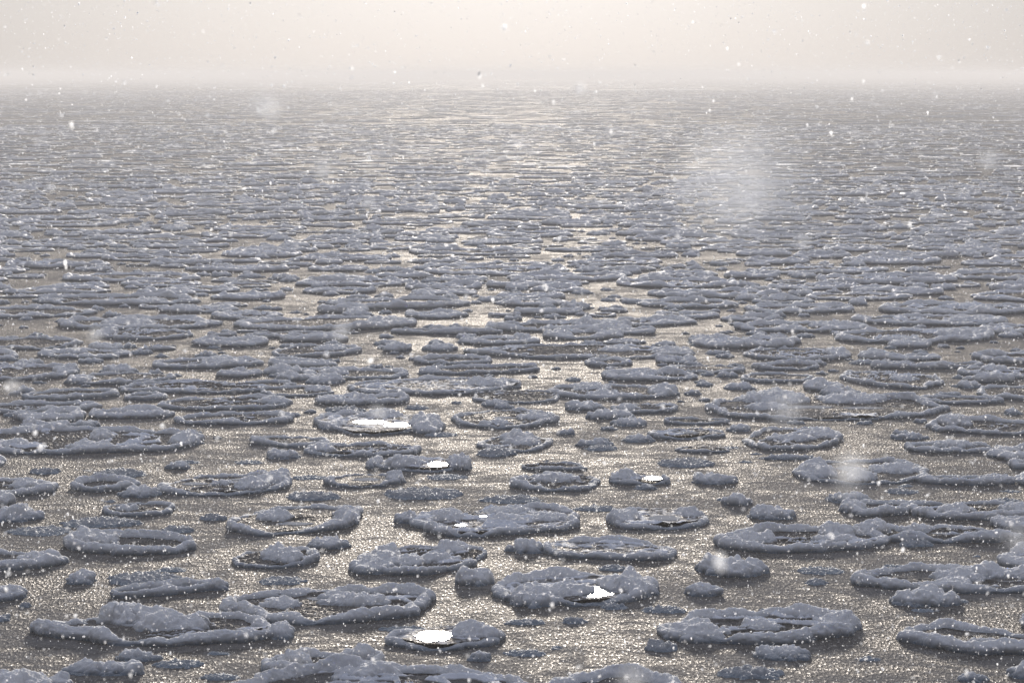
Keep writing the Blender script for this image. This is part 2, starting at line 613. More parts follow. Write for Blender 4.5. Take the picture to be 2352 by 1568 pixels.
def build_floe(cx, cy, a, b, k, H, w, seed, label, ff=1.0, bf=1.0, rough=0.5, pts=0.0, mounds=(), pools=(), dips=(), group=None, parts=True, floor=None):
    if floor is None:
        floor = 0.07 if any(q in label for q in ('bright', 'blinding', 'sparkling')) else 0.045
    D = math.hypot(cy, CAM_H)
    dx = max(0.013, pix_dx(D) * 1.15)
    dips = list(dips) + [(u, ru * 1.25, 0.30) for (u, v, ru, rv) in pools]
    Rm, In = floe_arrays(a, b, k, H, w, seed, dx, ff, bf, rough, pts, dips, cx, cy, floor=floor, pools=pools)
    if not parts:
        V = np.concatenate([Rm.reshape(-1, 3), In.reshape(-1, 3)])
        F = np.concatenate([grid_faces(*Rm.shape[:2]), grid_faces(*In.shape[:2]) + Rm.shape[0] * Rm.shape[1]])
        nr_ = (Rm.shape[0] - 1) * Rm.shape[1]
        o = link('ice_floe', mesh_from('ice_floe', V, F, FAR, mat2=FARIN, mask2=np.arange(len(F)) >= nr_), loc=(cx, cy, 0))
        return tag(o, unique(label), 'ice floe', group)
    root = bpy.data.objects.new('ice_floe', None)
    root.empty_display_size = 0.3
    COL.objects.link(root)
    root.location = (cx, cy, 0)
    tag(root, unique(label), 'ice floe', group)
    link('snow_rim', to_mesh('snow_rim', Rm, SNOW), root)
    link('ice_slab', to_mesh('ice_slab', In, SLAB), root)
    for i, (u, v, ru, rv, h) in enumerate(mounds):
        G = lump_arrays(ru * a, max(rv * b, 0.10), h * .62, seed + 3.1 * i + 1, dx, cx, cy, rot=random.uniform(-0.15, 0.15), sink=0.06, spiky=0.8)
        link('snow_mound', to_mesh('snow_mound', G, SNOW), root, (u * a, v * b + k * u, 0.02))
    for i, (u, v, ru, rv) in enumerate(pools):
        th = np.linspace(0, 2 * math.pi, 96, endpoint=False)
        rf = (1.0 if any(q in label for q in ('bright', 'blinding', 'sparkling')) else 0.75) + 0.22 * noise(np.stack([np.cos(th) * 1.5 + seed, np.sin(th) * 1.5, th * 0 + i], -1)) + 0.14 * noise(np.stack([np.cos(th) * 6 + seed, np.sin(th) * 6, th * 0 + i], -1))
        zt = floor + 0.001
        bright = any(q in label for q in ('brightest', 'blinding', 'sparkling', 'bright gap', 'two bright', 'bright slits'))
        top = np.stack([ru * a * rf * np.cos(th), rv * b * rf * np.sin(th), np.full(96, zt)], -1)
        V = np.stack([top * (1.02, 1.02, 1) - (0, 0, .02), top, top * (.5, .5, 1), top * (.01, .01, 1)])
        link('meltwater_pool' if bright else 'glazed_hollow', mesh_from('meltwater_pool', V.reshape(-1, 3), grid_faces(4, 96), POOL if bright else GLAZE, smooth=False), root, (u * a, v * b + k * u, 0))
    return root


def box_to_floe(x0, x1, yt, yb, k, H):
    """a floe's outline in the photograph -> where it floats"""
    xm = (x0 + x1) / 2
    _, y0 = ground(xm, yb)
    _, y1 = ground(xm, yt, H * 0.95)
    y1 = max(y1, y0 + 0.35)
    cy = (y0 + y1) / 2
    b = (y1 - y0) / 2
    D = cy * math.cos(PITCH) + CAM_H * math.sin(PITCH)
    a = (x1 - x0) / 2 * D / FPX
    cx = (xm - 1176) * D / FPX
    # k: how many px the right tip lies higher than the left one
    _, ya = ground(xm, (yt + yb) / 2 + k / 2)
    _, yc = ground(xm, (yt + yb) / 2 - k / 2)
    ks = (yc - ya) / 2
    b = max(0.3 * a if a < 0.8 else 0.26 * a, b - 0.35 * abs(ks))
    return cx, cy, a, b, ks


# ------------------------------------------------------------------ floes seen one by one in the photograph
# x0, x1, top, bottom, tilt, {shape}, label
FL = [
 (512, 1225, 1513, 1640, 0, dict(H=.19, w=.32, bf=1.25, rough=.8, mounds=[(-.1, .6, .26, .22, .20)]), 'broad ice floe with tall humped back rim, cut by bottom edge left of centre'),
 (1228, 1600, 1527, 1650, 0, dict(H=.18, w=.36, bf=1.2, rough=.4), 'ice floe with smooth thick snow rim, cut by bottom edge right of centre'),
 (-110, 135, 1527, 1620, 0, dict(H=.22, w=.30, rough=.5, mounds=[(.2, .3, .5, .5, .24)]), 'rounded snow-covered ice floe cut off by the bottom left corner'),
 (595, 885, 1482, 1556, 12, dict(H=.16, w=.25, rough=1.0, mounds=[(-.45, .1, .3, .35, .22), (.55, .35, .35, .4, .22), (.4, -.35, .3, .25, .13)]), 'jagged heaped ice floe just above the floe at the bottom edge'),
 (68, 677, 1390, 1487, -6, dict(H=.19, w=.30, rough=.75, pts=1.0, mounds=[(-.36, .62, .16, .35, .34), (-.15, .6, .30, .3, .25), (.05, .05, .30, .28, .26), (.9, -.1, .1, .3, .17)], pools=[(-.22, .25, .16, .16)]), 'long ice floe with a tall peaked left hump, largest near bottom left'),
 (510, 1002, 1332, 1438, 16, dict(H=.19, w=.30, rough=.55, ff=1.1, mounds=[(-.45, .1, .22, .25, .13), (.25, .1, .35, .25, .17), (.05, .45, .2, .2, .12)], pools=[(-.13, .42, .12, .14)]), 'oval ice floe with concentric snow ridges and a little pale pool inside'),
 (883, 1165, 1427, 1496, 6, dict(H=.13, w=.22, rough=.25, ff=.7, mounds=[(.5, .05, .38, .5, .20)], pools=[(-.20, -.15, .30, .50)]), 'low ice floe holding the brightest round meltwater pool near the bottom centre'),
 (1128, 1522, 1305, 1396, 12, dict(H=.17, w=.28, rough=.3, bf=1.2, ff=.8, mounds=[(-.5, -.45, .30, .45, .21), (-.12, -.25, .3, .35, .20), (.60, .0, .32, .55, .25)], pools=[(.20, -.36, .22, .40)]), 'ice floe with a blinding white pool between two big snow mounds'),
 (1505, 1987, 1388, 1482, 4, dict(H=.19, w=.30, rough=.7, bf=1.1, dips=[(-.42, .12, .45)], mounds=[(-.62, -.42, .28, .4, .22), (.02, .0, .22, .25, .15), (.75, .2, .22, .45, .2)]), 'large ice floe with thick notched front rim, right of the bottom centre'),
 (2065, 2395, 1417, 1508, -16, dict(H=.17, w=.30, rough=.15, bf=1.1, mounds=[(.1, -.3, .3, .15, .10)]), 'ring-shaped ice floe with smooth snow floor in the lower right corner'),
 (1952, 2460, 1288, 1364, -4, dict(H=.17, w=.28, rough=.35, mounds=[(.0, .1, .3, .4, .17), (.3, .35, .25, .3, .2), (-.1, -.4, .2, .3, .14), (.6, .3, .2, .3, .2)]), 'ice floe with lumpy snow tongue across its middle at the right edge, lower of two'),
 (1625, 2050, 1203, 1272, 6, dict(H=.16, w=.26, rough=.7, mounds=[(-.55, .1, .3, .4, .16), (.45, .5, .2, .35, .22), (.4, -.1, .3, .3, .14)]), 'long flat-fronted ice floe touching the wide floe at the right edge'),
 (2060, 2440, 1141, 1196, 2, dict(H=.16, w=.26, rough=.8, mounds=[(-.3, -.2, .25, .4, .18), (.45, .1, .25, .4, .15)]), 'flat crumpled ice floe behind the long smooth-fronted one at the right edge'),
 (1957, 2345, 1192, 1250, -6, dict(H=.19, w=.32, rough=.5, ff=1.2, mounds=[(-.72, .2, .18, .45, .28), (-.2, .45, .3, .3, .16)], pools=[(.1, .05, .22, .14)]), 'ice floe with a long smooth front rim and left hump near the right edge'),
 (1925, 2105, 1140, 1188, 4, dict(H=.17, w=.24, rough=.8, mounds=[(-.6, .1, .35, .5, .22)]), 'small rough ice floe behind the left end of the wide right-edge floe'),
 (1393, 1632, 1157, 1219, 6, dict(H=.14, w=.24, rough=.45, ff=.8, mounds=[(-.65, .0, .28, .5, .2), (.6, .25, .3, .35, .16)], pools=[(.1, -.25, .3, .28)]), 'oval ice floe with a thin bright pool slit, right of centre'),
 (1243, 1553, 1230, 1291, -10, dict(H=.15, w=.24, rough=.4, bf=1.1), 'tilted oval ice floe with an unbroken rim, below the bright pool slit floe'),
 (940, 1352, 1152, 1236, 16, dict(H=.17, w=.26, rough=.8, mounds=[(-.55, .2, .25, .2, .2), (.15, -.1, .45, .2, .16), (.55, .0, .3, .25, .18), (.1, .65, .35, .25, .15)], pools=[(-.20, .22, .10, .09), (-.42, -.35, .06, .08)]), 'large crumpled ice floe with two bright slits, nearest the photo centre below'),
 (523, 833, 1148, 1233, 18, dict(H=.16, w=.27, rough=.25, mounds=[(-.3, .15, .28, .25, .16), (.75, -.05, .2, .4, .2)], pools=[(.02, -.35, .34, .16)]), 'round ice floe with an even raised rim and pale sheen on its floor'),
 (137, 454, 1214, 1278, -8, dict(H=.16, w=.26, rough=.45, bf=1.15, mounds=[(-.7, .3, .2, .5, .25), (-.35, .15, .2, .3, .2)]), 'ice floe with a knobbly left end and hollow right half, left side'),
 (-170, 152, 1254, 1314, 3, dict(H=.16, w=.27, rough=.5, mounds=[(.6, .0, .3, .45, .18)]), 'ice floe cut by the left edge with a rounded right mound'),
 (530, 736, 1252, 1308, 8, dict(H=.11, w=.2, rough=1.1, mounds=[(.1, .1, .5, .45, .20), (.3, -.35, .35, .3, .2)]), 'humped ice floe shaped like a low hill, below the round rimmed floe'),
 (808, 1120, 1240, 1325, 14, dict(H=.12, w=.2, rough=1.2, mounds=[(-.6, -.35, .33, .4, .20), (-.5, .15, .25, .35, .24), (.45, .55, .3, .3, .2), (.25, -.2, .4, .2, .15), (-.15, -.25, .25, .3, .18)]), 'broken heap of an ice floe with boulder-like snow lumps at its left'),
 (258, 517, 1330, 1371, 20, dict(H=.15, w=.22, rough=.2, bf=1.1, mounds=[(.75, .1, .25, .5, .16)]), 'narrow slanting ice floe like a trough, above the tall-peaked floe'),
 (357, 667, 1079, 1142, 8, dict(H=.16, w=.26, rough=.4, ff=.9, mounds=[(.45, -.1, .3, .55, .2), (.75, .35, .25, .45, .22), (.0, .1, .25, .25, .1)], pools=[(-.42, .15, .24, .2), (.2, .5, .16, .14)]), 'ice floe with pale open pools left and a snowy heap right'),
 (160, 320, 1090, 1131, 3, dict(H=.15, w=.22, rough=.4), 'small boat-shaped ice floe between two bigger ones on the left'),
 (-140, 133, 1090, 1144, 0, dict(H=.17, w=.26, rough=.5, mounds=[(.4, .2, .3, .3, .15)]), 'ice floe cut by the left edge, above the knobbly-ended floe'),
 (235, 404, 1148, 1188, 2, dict(H=.12, w=.17, rough=.3, mounds=[(-.35, .0, .4, .3, .12)]), 'small thin-rimmed oval ice floe like a dish, left side'),
 (743, 931, 1079, 1122, 4, dict(H=.13, w=.18, rough=.1, mounds=[(.75, .1, .22, .5, .16)], pools=[(.05, .0, .42, .3)]), 'neat thin ring of an ice floe with a pale flat centre'),
 (843, 1074, 1044, 1086, -3, dict(H=.13, w=.22, rough=.4, ff=.8, mounds=[(-.25, -.2, .42, .5, .24), (.82, .0, .24, .6, .27), (-.85, .1, .15, .5, .18)], pools=[(.42, -.30, .2, .4)]), 'ice floe with a smooth long mound and a peak, bright gap between'),
 (570, 765, 994, 1029, -4, dict(H=.14, w=.24, rough=.4), 'ice floe with a curled left end, overlapped by its right neighbour'),
 (698, 968, 1012, 1052, -2, dict(H=.13, w=.26, rough=.8, mounds=[(-.7, .0, .25, .4, .17)]), 'flat ice floe just behind the smooth mound and peak floe'),
 (712, 1015, 938, 1001, -5, dict(H=.15, w=.25, rough=.4, bf=1.2, ff=.8, mounds=[(.76, -.2, .24, .6, .27), (.05, .6, .35, .3, .22), (-.6, -.3, .25, .3, .13)], pools=[(-.1, -.1, .25, .2), (.35, -.35, .2, .2)]), 'ice floe with a sharp snow peak at right and bright slits, left of centre'),
 (1037, 1302, 932, 986, 3, dict(H=.15, w=.24, rough=.6, mounds=[(.45, .0, .35, .3, .14), (-.2, -.7, .3, .2, .14)], pools=[(-.1, .05, .25, .15)]), 'bowl-shaped ice floe with layered ridges at the photo centre'),
 (400, 680, 940, 979, 4, dict(H=.16, w=.26, rough=.4), 'long ice floe with two parallel rims, left, above the boat-like shapes'),
 (-80, 466, 973, 1046, 2, dict(H=.18, w=.28, rough=.95, ff=1.05, mounds=[(.12, .2, .1, .2, .24), (-.6, -.4, .2, .2, .18), (.85, .0, .14, .35, .2), (.1, -.5, .2, .2, .16)]), 'very wide ridged ice floe running off the left edge at mid height'),
 (1598, 2183, 899, 968, 4, dict(H=.17, w=.28, rough=.6, bf=1.2, mounds=[(-.35, .65, .32, .3, .26), (.28, .6, .28, .3, .22), (-.45, .0, .2, .2, .14)], pools=[(-.1, .0, .25, .16), (.3, -.1, .2, .12)]), 'very wide ice floe with two tall back humps, right of centre'),
 (1695, 1941, 973, 1038, 16, dict(H=.15, w=.24, rough=.8, mounds=[(.0, -.1, .5, .25, .16), (.6, .1, .35, .35, .2)]), 'slanting ice floe with curled double ridge below the two-humped floe'),
 (1818, 2138, 1047, 1114, 6, dict(H=.15, w=.25, rough=.3, bf=1.2, ff=.8, mounds=[(-.65, .0, .3, .5, .24), (-.1, -.6, .22, .35, .2), (.5, .0, .4, .35, .18)], pools=[(-.1, .2, .3, .3)]), 'ice floe with two large mounds around a hollow, right side'),
 (2100, 2328, 1082, 1116, -3, dict(H=.15, w=.26, rough=.2, ff=1.15, bf=.8), 'narrow ice floe with one smooth thick front rim, right side'),
 (2315, 2480, 1052, 1079, 0, dict(H=.15, w=.24, rough=.3), 'end of an ice floe poking in at the right edge'),
 (2128, 2400, 955, 1001, -2, dict(H=.16, w=.26, rough=.7, mounds=[(-.45, .5, .3, .4, .27)]), 'ice floe with a pile of snow on its back left, near right edge'),
 (2077, 2310, 1008, 1043, -3, dict(H=.15, w=.26, rough=.6, mounds=[(.0, .3, .5, .35, .16)]), 'rounded loaf-like ice floe below the snow-piled one, right side'),
 (1480, 1664, 980, 1010, 2, dict(H=.12, w=.2, rough=.6, ff=.85, pools=[(.05, -.2, .3, .2)]), 'thin ice floe with a faint bright slit left of the slanting one'),
 (1520, 1677, 956, 976, 0, dict(H=.11, w=.16, rough=.3), 'thin flat ice floe tucked under the left end of the two-humped floe'),
 (1400, 1560, 922, 951, 2, dict(H=.13, w=.22, rough=.8, mounds=[(-.5, .0, .35, .5, .15)]), 'small rough ice floe left of the wide two-humped floe'),
 (1250, 1560, 877, 920, -2, dict(H=.15, w=.25, rough=.7, bf=1.1, mounds=[(-.3, .5, .3, .4, .18), (.75, .1, .22, .5, .24), (-.15, -.5, .25, .3, .17)]), 'notched ice floe with humps at back and right, above the centre bowl floe'),
 (797, 1199, 862, 910, 8, dict(H=.15, w=.25, rough=.7, mounds=[(.6, .1, .3, .35, .2)], pools=[(.3, .25, .12, .16)]), 'long curved ice floe with a bright glint, above the sharp-peaked floe'),
 (1095, 1280, 995, 1040, 2, dict(H=.10, w=.2, rough=1.0, mounds=[(.0, .5, .45, .4, .22), (.1, -.1, .55, .3, .16)]), 'layered heap of an ice floe directly below the centre bowl floe'),
 (1170, 1382, 1078, 1131, 4, dict(H=.15, w=.24, rough=.5, bf=1.1, mounds=[(.0, .25, .55, .4, .2)]), 'ice floe with a big smooth mound behind a clean front rim'),
 (1393, 1535, 1082, 1116, -2, dict(H=.12, w=.18, rough=.5, ff=.7, mounds=[(-.4, .1, .45, .6, .22), (.88, -.1, .15, .4, .13)], pools=[(.5, -.25, .28, .45)]), 'small ice floe with a sparkling white pool on its right half'),
 (1195, 1350, 1060, 1082, 0, dict(H=.09, w=.18, rough=.9), 'low slushy ice floe just behind the clean-rimmed mounded floe'),
 (1550, 1677, 1020, 1041, 0, dict(H=.10, w=.18, rough=.7), 'small low ice floe below the thin one with the faint slit'),
 (1700, 1872, 852, 881, 0, dict(H=.13, w=.2, rough=.4), 'thin ring of an ice floe above the left hump of the widest right floe'),
 (1725, 1882, 828, 852, 0, dict(H=.15, w=.24, rough=.5), 'small thick ice floe just above a thin ring floe, right of centre'),
 (1530, 1712, 832, 859, 0, dict(H=.15, w=.24, rough=.4), 'ice floe with a dark smooth front between ring floe and centre'),
 (1935, 2167, 845, 895, -10, dict(H=.15, w=.24, rough=.8, mounds=[(.2, .1, .3, .3, .14)]), 'ice floe with its lobe-shaped front dropping to the right, upper right'),
 (2000, 2268, 824, 849, 2, dict(H=.16, w=.26, rough=.3, ff=1.2), 'long bar-like ice floe above the lobe-fronted floe, upper right'),
 (1700, 1957, 795, 831, -3, dict(H=.13, w=.22, rough=.9, mounds=[(.75, .2, .22, .4, .22)]), 'ridged ice floe with a right-hand hump left of the bar-like floe'),
 (2190, 2420, 836, 872, -6, dict(H=.14, w=.24, rough=.8, mounds=[(-.1, .4, .3, .4, .17)]), 'heaped ice floe at the right edge below the bar-like one'),
 (950, 1130, 813, 839, 0, dict(H=.16, w=.26, rough=.4), 'smooth sausage-shaped ice floe above the long curved floe'),
 (963, 1242, 835, 861, 6, dict(H=.14, w=.22, rough=.6, mounds=[(-.8, -.1, .2, .5, .17)]), 'thin ice floe slanting up right just under the sausage-shaped one'),
 (1340, 1452, 818, 843, 0, dict(H=.15, w=.24, rough=.4), 'small dark thick ice floe above the notched floe'),
 (898, 1160, 748, 769, 0, dict(H=.17, w=.24, rough=.3), 'dark straight ice floe standing out at mid height, centre left'),
 (1065, 1612, 787, 826, 0, dict(H=.13, w=.24, rough=1.0, mounds=[(.3, .2, .2, .3, .15), (.75, .0, .2, .4, .16)]), 'widest ridged ice floe of the middle rows, right of the dark straight one'),
 (620, 832, 788, 822, 4, dict(H=.13, w=.22, rough=.9, mounds=[(.3, .3, .4, .4, .18)]), 'heaped ice floe left of the round snow hump in the middle rows'),
 (345, 603, 815, 849, 5, dict(H=.18, w=.28, rough=.5, mounds=[(.3, .2, .45, .5, .2)]), 'ice floe with a smooth swelling back left of centre, middle rows'),
 (-90, 182, 833, 875, 0, dict(H=.16, w=.26, rough=.6, mounds=[(.75, .2, .2, .4, .2)]), 'ice floe at the left edge with a peak on its right end'),
 (153, 402, 848, 886, 4, dict(H=.15, w=.24, rough=.7, mounds=[(-.7, -.2, .25, .5, .18)]), 'ice floe with an egg-shaped left end right of the peaked left-edge floe'),
 (275, 687, 868, 906, 5, dict(H=.14, w=.24, rough=.8), 'long wavy ice floe below the egg-ended one'),
 (53, 273, 886, 921, 5, dict(H=.15, w=.24, rough=.5), 'slanting ice floe near the left edge above the very wide one'),
 (-80, 232, 918, 951, 6, dict(H=.15, w=.24, rough=.8), 'ragged ice floe on the left edge just above the very wide one'),
 (365, 672, 906, 944, 3, dict(H=.14, w=.24, rough=.7, mounds=[(.7, .2, .3, .4, .19)]), 'ice floe directly behind the long double-rimmed one on the left'),
 (280, 385, 897, 921, 0, dict(H=.13, w=.22, rough=.6), 'small ice floe wedged between the slanting and long wavy ones'),
 (590, 768, 884, 913, 0, dict(H=.12, w=.18, rough=.6, mounds=[(.5, .3, .35, .4, .15)]), 'faint flat ice floe below the right end of the long wavy one'),
 (2100, 2305, 906, 930, -2, dict(H=.12, w=.2, rough=.7), 'thin S-curved ice floe right of the two-humped giant'),
 (2240, 2420, 880, 922, -2, dict(H=.14, w=.22, rough=.7), 'double-stacked ice floe at the right edge, upper right'),
 (-60, 200, 770, 805, 0, dict(H=.15, w=.24, rough=.8), 'dark-fronted ice floe at the left edge, highest of the listed left ones'),
 (215, 445, 752, 782, 0, dict(H=.14, w=.22, rough=.9, mounds=[(-.75, .2, .18, .5, .22)]), 'ice floe with a tall left knob in the upper left rows'),
 (1085, 1300, 893, 928, 0, dict(H=.09, w=.18, rough=1.0), 'low slushy ice floe just above the centre bowl floe'),
 (560, 780, 757, 778, 0, dict(H=.14, w=.22, rough=.5), 'low ice floe between the left knob floe and the dark straight one'),
]

# chunks and heaps: x0, x1, top, bottom, wet?, label
CH = [
 (104, 172, 1537, 1590, 0, 'knobbly white ice chunk at the bottom left corner'),
 (155, 335, 1512, 1552, 0, 'long low ice chunk above the bottom left corner'),
 (265, 367, 1488, 1520, 0, 'ice chunk right under the tall-peaked floe'),
 (1045, 1128, 1300, 1352, 0, 'boulder-like ice chunk left of the floe with the blinding pool'),
 (1168, 1247, 1233, 1276, 0, 'ragged ice chunk touching the tilted oval floe'),
 (908, 970, 1168, 1208, 0, 'rounded ice chunk on the left tip of the crumpled floe'),
 (150, 217, 1307, 1347, 0, 'dome-like ice chunk below the left-edge floe'),
 (1605, 1757, 1273, 1328, 0, 'triple-humped ice chunk below the long flat-fronted floe'),
 (1573, 1657, 1334, 1373, 0, 'flat wedge-shaped ice chunk above the notched large floe'),
 (1845, 1903, 1323, 1347, 1, 'little dark ice chunk alone left of the lumpy-tongue floe'),
 (215, 336, 1071, 1100, 1, 'ice chunk lying behind the small boat-shaped floe'),
 (385, 437, 1056, 1081, 0, 'dome of an ice chunk behind the floe with open pools'),
 (70, 143, 1070, 1092, 1, 'dark ice chunk below the very wide left-edge floe'),
 (613, 692, 1030, 1056, 0, 'ice chunk in front of the curled-ended floe'),
 (745, 838, 928, 951, 1, 'ice chunk behind the sharp-peaked floe'),
 (925, 988, 927, 943, 1, 'small flat ice chunk right behind the sharp-peaked floe'),
 (1400, 1482, 955, 981, 0, 'ice chunk below the small rough floe near centre right'),
 (1585, 1692, 1084, 1113, 0, 'rounded ice chunk right of the sparkling small pool'),
 (1660, 1722, 1129, 1166, 0, 'twin-knob ice chunk right of the bright slit floe'),
 (1715, 1822, 1160, 1195, 0, 'two-humped ice chunk above the long flat-fronted floe'),
 (650, 782, 1124, 1151, 1, 'long dark ice chunk behind the round rimmed floe'),
 (-40, 92, 1158, 1200, 0, 'rough ice chunk on the left edge above a cut floe'),
 (140, 330, 1184, 1212, 1, 'flat slushy ice chunk above the knobbly-ended floe'),
 (368, 447, 1200, 1228, 1, 'ice chunk behind the hollow half of the knobbly-ended floe'),
 (460, 522, 1172, 1202, 1, 'little ice chunk left of the round rimmed floe'),
 (703, 802, 1228, 1262, 0, 'ice chunk right behind the low hill floe'),
 (880, 1062, 1116, 1148, 1, 'flat wide ice chunk above the crumpled floe'),
 (1505, 1650, 1048, 1074, 1, 'thin slushy ice chunk below the small low floe'),
 (2318, 2400, 1520, 1562, 0, 'ice chunk in the bottom right corner under the ring floe'),
 (1895, 2002, 1128, 1156, 0, 'double ice chunk behind the small rough floe at right'),
 (1075, 1127, 1492, 1522, 0, 'ice chunk below the low floe holding the brightest pool'),
 (1288, 1347, 1411, 1437, 1, 'dark ice chunk below the blinding pool floe'),
 (1378, 1442, 1380, 1402, 1, 'ice chunk touching the shade of the blinding pool floe'),
 (1375, 1442, 1291, 1314, 1, 'ice chunk just behind the blinding pool floe'),
 (1640, 1808, 1524, 1560, 1, 'flat streaked ice chunk near the bottom edge, right of centre'),
 (1478, 1560, 1462, 1505, 1, 'dark ice chunk at the left foot of the notched large floe'),
 (885, 944, 784, 813, 0, 'round hump of an ice chunk in the middle rows'),
 (2232, 2268, 1010, 1026, 1, 'tiny ice chunk by the loaf-like floe'),
 (-30, 28, 1404, 1432, 1, 'ice chunk peeping in at the left edge beside the peaked floe'),
 (40, 78, 1380, 1398, 1, 'tiny ice chunk left above the tall-peaked floe'),
 (1740, 1875, 1042, 1056, 0, 'thin ice chunk below the slanting double-ridge floe'),
 (2065, 2145, 1230, 1262, 1, 'shaded ice chunk between the two right-hand floes'),
 (655, 700, 1370, 1384, 1, 'tiny ice chunk inside shade of the oval ridged floe'),
 (975, 1050, 990, 1004, 1, 'small ice chunk right of the sharp-peaked floe'),
 (855, 1000, 1440, 1452, 1, 'thin slush ice chunk beneath the oval ridged floe'),
 (1095, 1180, 1020, 1056, 1, 'small ice chunk at the left foot of the layered heap'),
 (1340, 1420, 1018, 1038, 1, 'slushy ice chunk right of the layered heap'),
 (2028, 2110, 1118, 1136, 1, 'ice chunk in front of the floe with two large mounds'),
]
GF, GC = 'snow-rimmed pancake ice floes on the sea', 'small ice chunks between the floes'
nf_ind = 0
for i, (x0, x1, yt, yb, k, sh, lab) in enumerate(FL):
    sh = dict(sh)
    H = sh.pop('H'); w = sh.pop('w')
    cx, cy, a, b, ks = box_to_floe(x0, x1, yt, yb, k, H * .75)
    PLACED.append((cx, cy, a * 1.02, b + abs(ks) * .6))
    build_floe(cx, cy, a, b, ks, H * .80, w * .56, 1.7 * i + 2, lab, group=GF, **sh)
    nf_ind += 1


def build_chunk(cx, cy, a, b, h, seed, wet, label):
    D = math.hypot(cy, CAM_H)
    dx = max(0.013, pix_dx(D) * 1.15)
    G = lump_arrays(a, b, h, seed, dx, cx, cy)
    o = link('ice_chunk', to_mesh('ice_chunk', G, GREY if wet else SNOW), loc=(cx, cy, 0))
    return tag(o, unique(label), 'ice chunk', GC)


nc_ind = 0
for i, (x0, x1, yt, yb, wet, lab) in enumerate(CH):
    Dm = ground((x0 + x1) / 2, yb)[1]
    px = FPX / Dm
    h = min(0.20, 0.55 * (yb - yt) / px) * (0.6 if wet else 1.0)
    cx, cy, a, b, _ = box_to_floe(x0, x1, yt, yb, 0, h)
    b = min(b, a * 0.9)
    PLACED.append((cx, cy, a, b))
    build_chunk(cx, cy, a, b, h, 0.9 * i + 4, wet, lab)
    nc_ind += 1

# ------------------------------------------------------------------ the rest of the pack
CELL = 5.0
GRID = {}


def put(p):
    x, y, a, b = p
    GRID.setdefault((int(x // CELL), int(y // CELL)), []).append(p)


def hits(x, y, a, b, gap):
    i, j = int(x // CELL), int(y // CELL)
    for ii in (i - 1, i, i + 1):
        for jj in (j - 1, j, j + 1):
            for (X, Y, A, B) in GRID.get((ii, jj), ()):
                if ((x - X) / (a + A)) ** 2 + ((y - Y) / (b + B)) ** 2 < gap:
                    return True
    return False


for p in PLACED:
    put(p)
FILL = []


def scatter(y0, y1, n, sizes, gap, asp, hw=0.215, ymin_in=0.0):
    for _ in range(n):
        y = math.sqrt(random.uniform(y0 * y0, y1 * y1))
        x = random.uniform(-hw, hw) * y + random.uniform(-3, 3)
        inside = abs(x) < 0.185 * y
        if inside and y < ymin_in:
            continue
        lo, hi = sizes
        a = lo * (hi / lo) ** random.random()
        b = a * random.uniform(*asp)
        if not hits(x, y, a, b, gap):
            p = (x, y, a, b)
            put(p)
            FILL.append(p)


scatter(24, 50, 1300, (0.6, 1.5), 0.85, (.6, 1.0), hw=.26, ymin_in=49)   # outside the frame's sides
scatter(46, 130, 260, (1.5, 2.3), 1.1, (.55, .85), ymin_in=56)
scatter(46, 130, 1000, (0.8, 1.5), 1.1, (.55, .9), ymin_in=49)
scatter(46, 130, 900, (0.35, 0.8), 1.1, (.5, .95), ymin_in=47)
scatter(130, 330, 1600, (1.4, 2.5), 1.0, (.55, .85))
scatter(130, 330, 6000, (0.7, 1.4), 1.0, (.55, .9))
scatter(330, 1000, 9000, (2.0, 4.5), 1.0, (.5, .8), hw=.2)
scatter(1000, 4500, 9000, (5, 14), .9, (.5, .8), hw=.2)
# small bits in the open lanes
n_big = len(FILL)
BITS = []


def bits(y0, y1, n, sizes):
    for _ in range(n):
        y = math.sqrt(random.uniform(y0 * y0, y1 * y1))
        x = random.uniform(-.2, .2) * y
        a = random.uniform(*sizes) * random.choice((.6, 1, 1.4))
        b = a * random.uniform(.5, .9)
        if not hits(x, y, a, b, 1.0):
            put((x, y, a, b))
            BITS.append((x, y, a, b))


bits(27, 46, 130, (.12, .34))
bits(46, 75, 600, (.10, .30))
bits(75, 160, 2500, (.15, .40))


def in_frame(x, y, a):
    px, py = project(x, y, 0.05)
    m = a * FPX / y
    return -m < px < 2352 + m and 0 < py < 1568 + m * .2


cand = [(a * b / (y ** 3) * (1 if in_frame(x, y, a) else 0), i) for i, (x, y, a, b) in enumerate(FILL)]
cand.sort(reverse=True)
keep = set(i for s, i in cand[:300 - nf_ind] if s > 0)
LOOK = ['snow-rimmed ice floe', 'ridged ice floe', 'rough snow-topped ice floe']
for i in sorted(keep):
    x, y, a, b = FILL[i]
    H = random.uniform(.13, .20)
    rough = random.uniform(.3, 1.0)
    kk = random.uniform(-.12, .18) * b
    size = 'wide' if a > 1.4 else ('small' if a < .75 else 'middling')
    kind = LOOK[1] if rough > .7 else LOOK[0]
    lab = '%s %s %s' % (size, kind, where_words(x, y))
    md = [(random.uniform(-.8, .8), random.uniform(-.6, .6), random.uniform(.18, .35), random.uniform(.25, .45), random.uniform(.14, .25)) for _ in range(random.choice((0, 1, 1, 2)))] if y < 75 else ()
    build_floe(x, y, a, b, kk, H, random.uniform(.22, .32), 7.3 + i * .37, lab, rough=rough, mounds=md, group=GF, parts=y < 75, ff=random.uniform(.8, 1.15), bf=random.uniform(.7, 1.15))
cb = [(a * b / y ** 3 * (1 if in_frame(x, y, a) else 0), i) for i, (x, y, a, b) in enumerate(BITS)]
cb.sort(reverse=True)
keepb = set(i for s, i in cb[:300 - nc_ind] if s > 0)
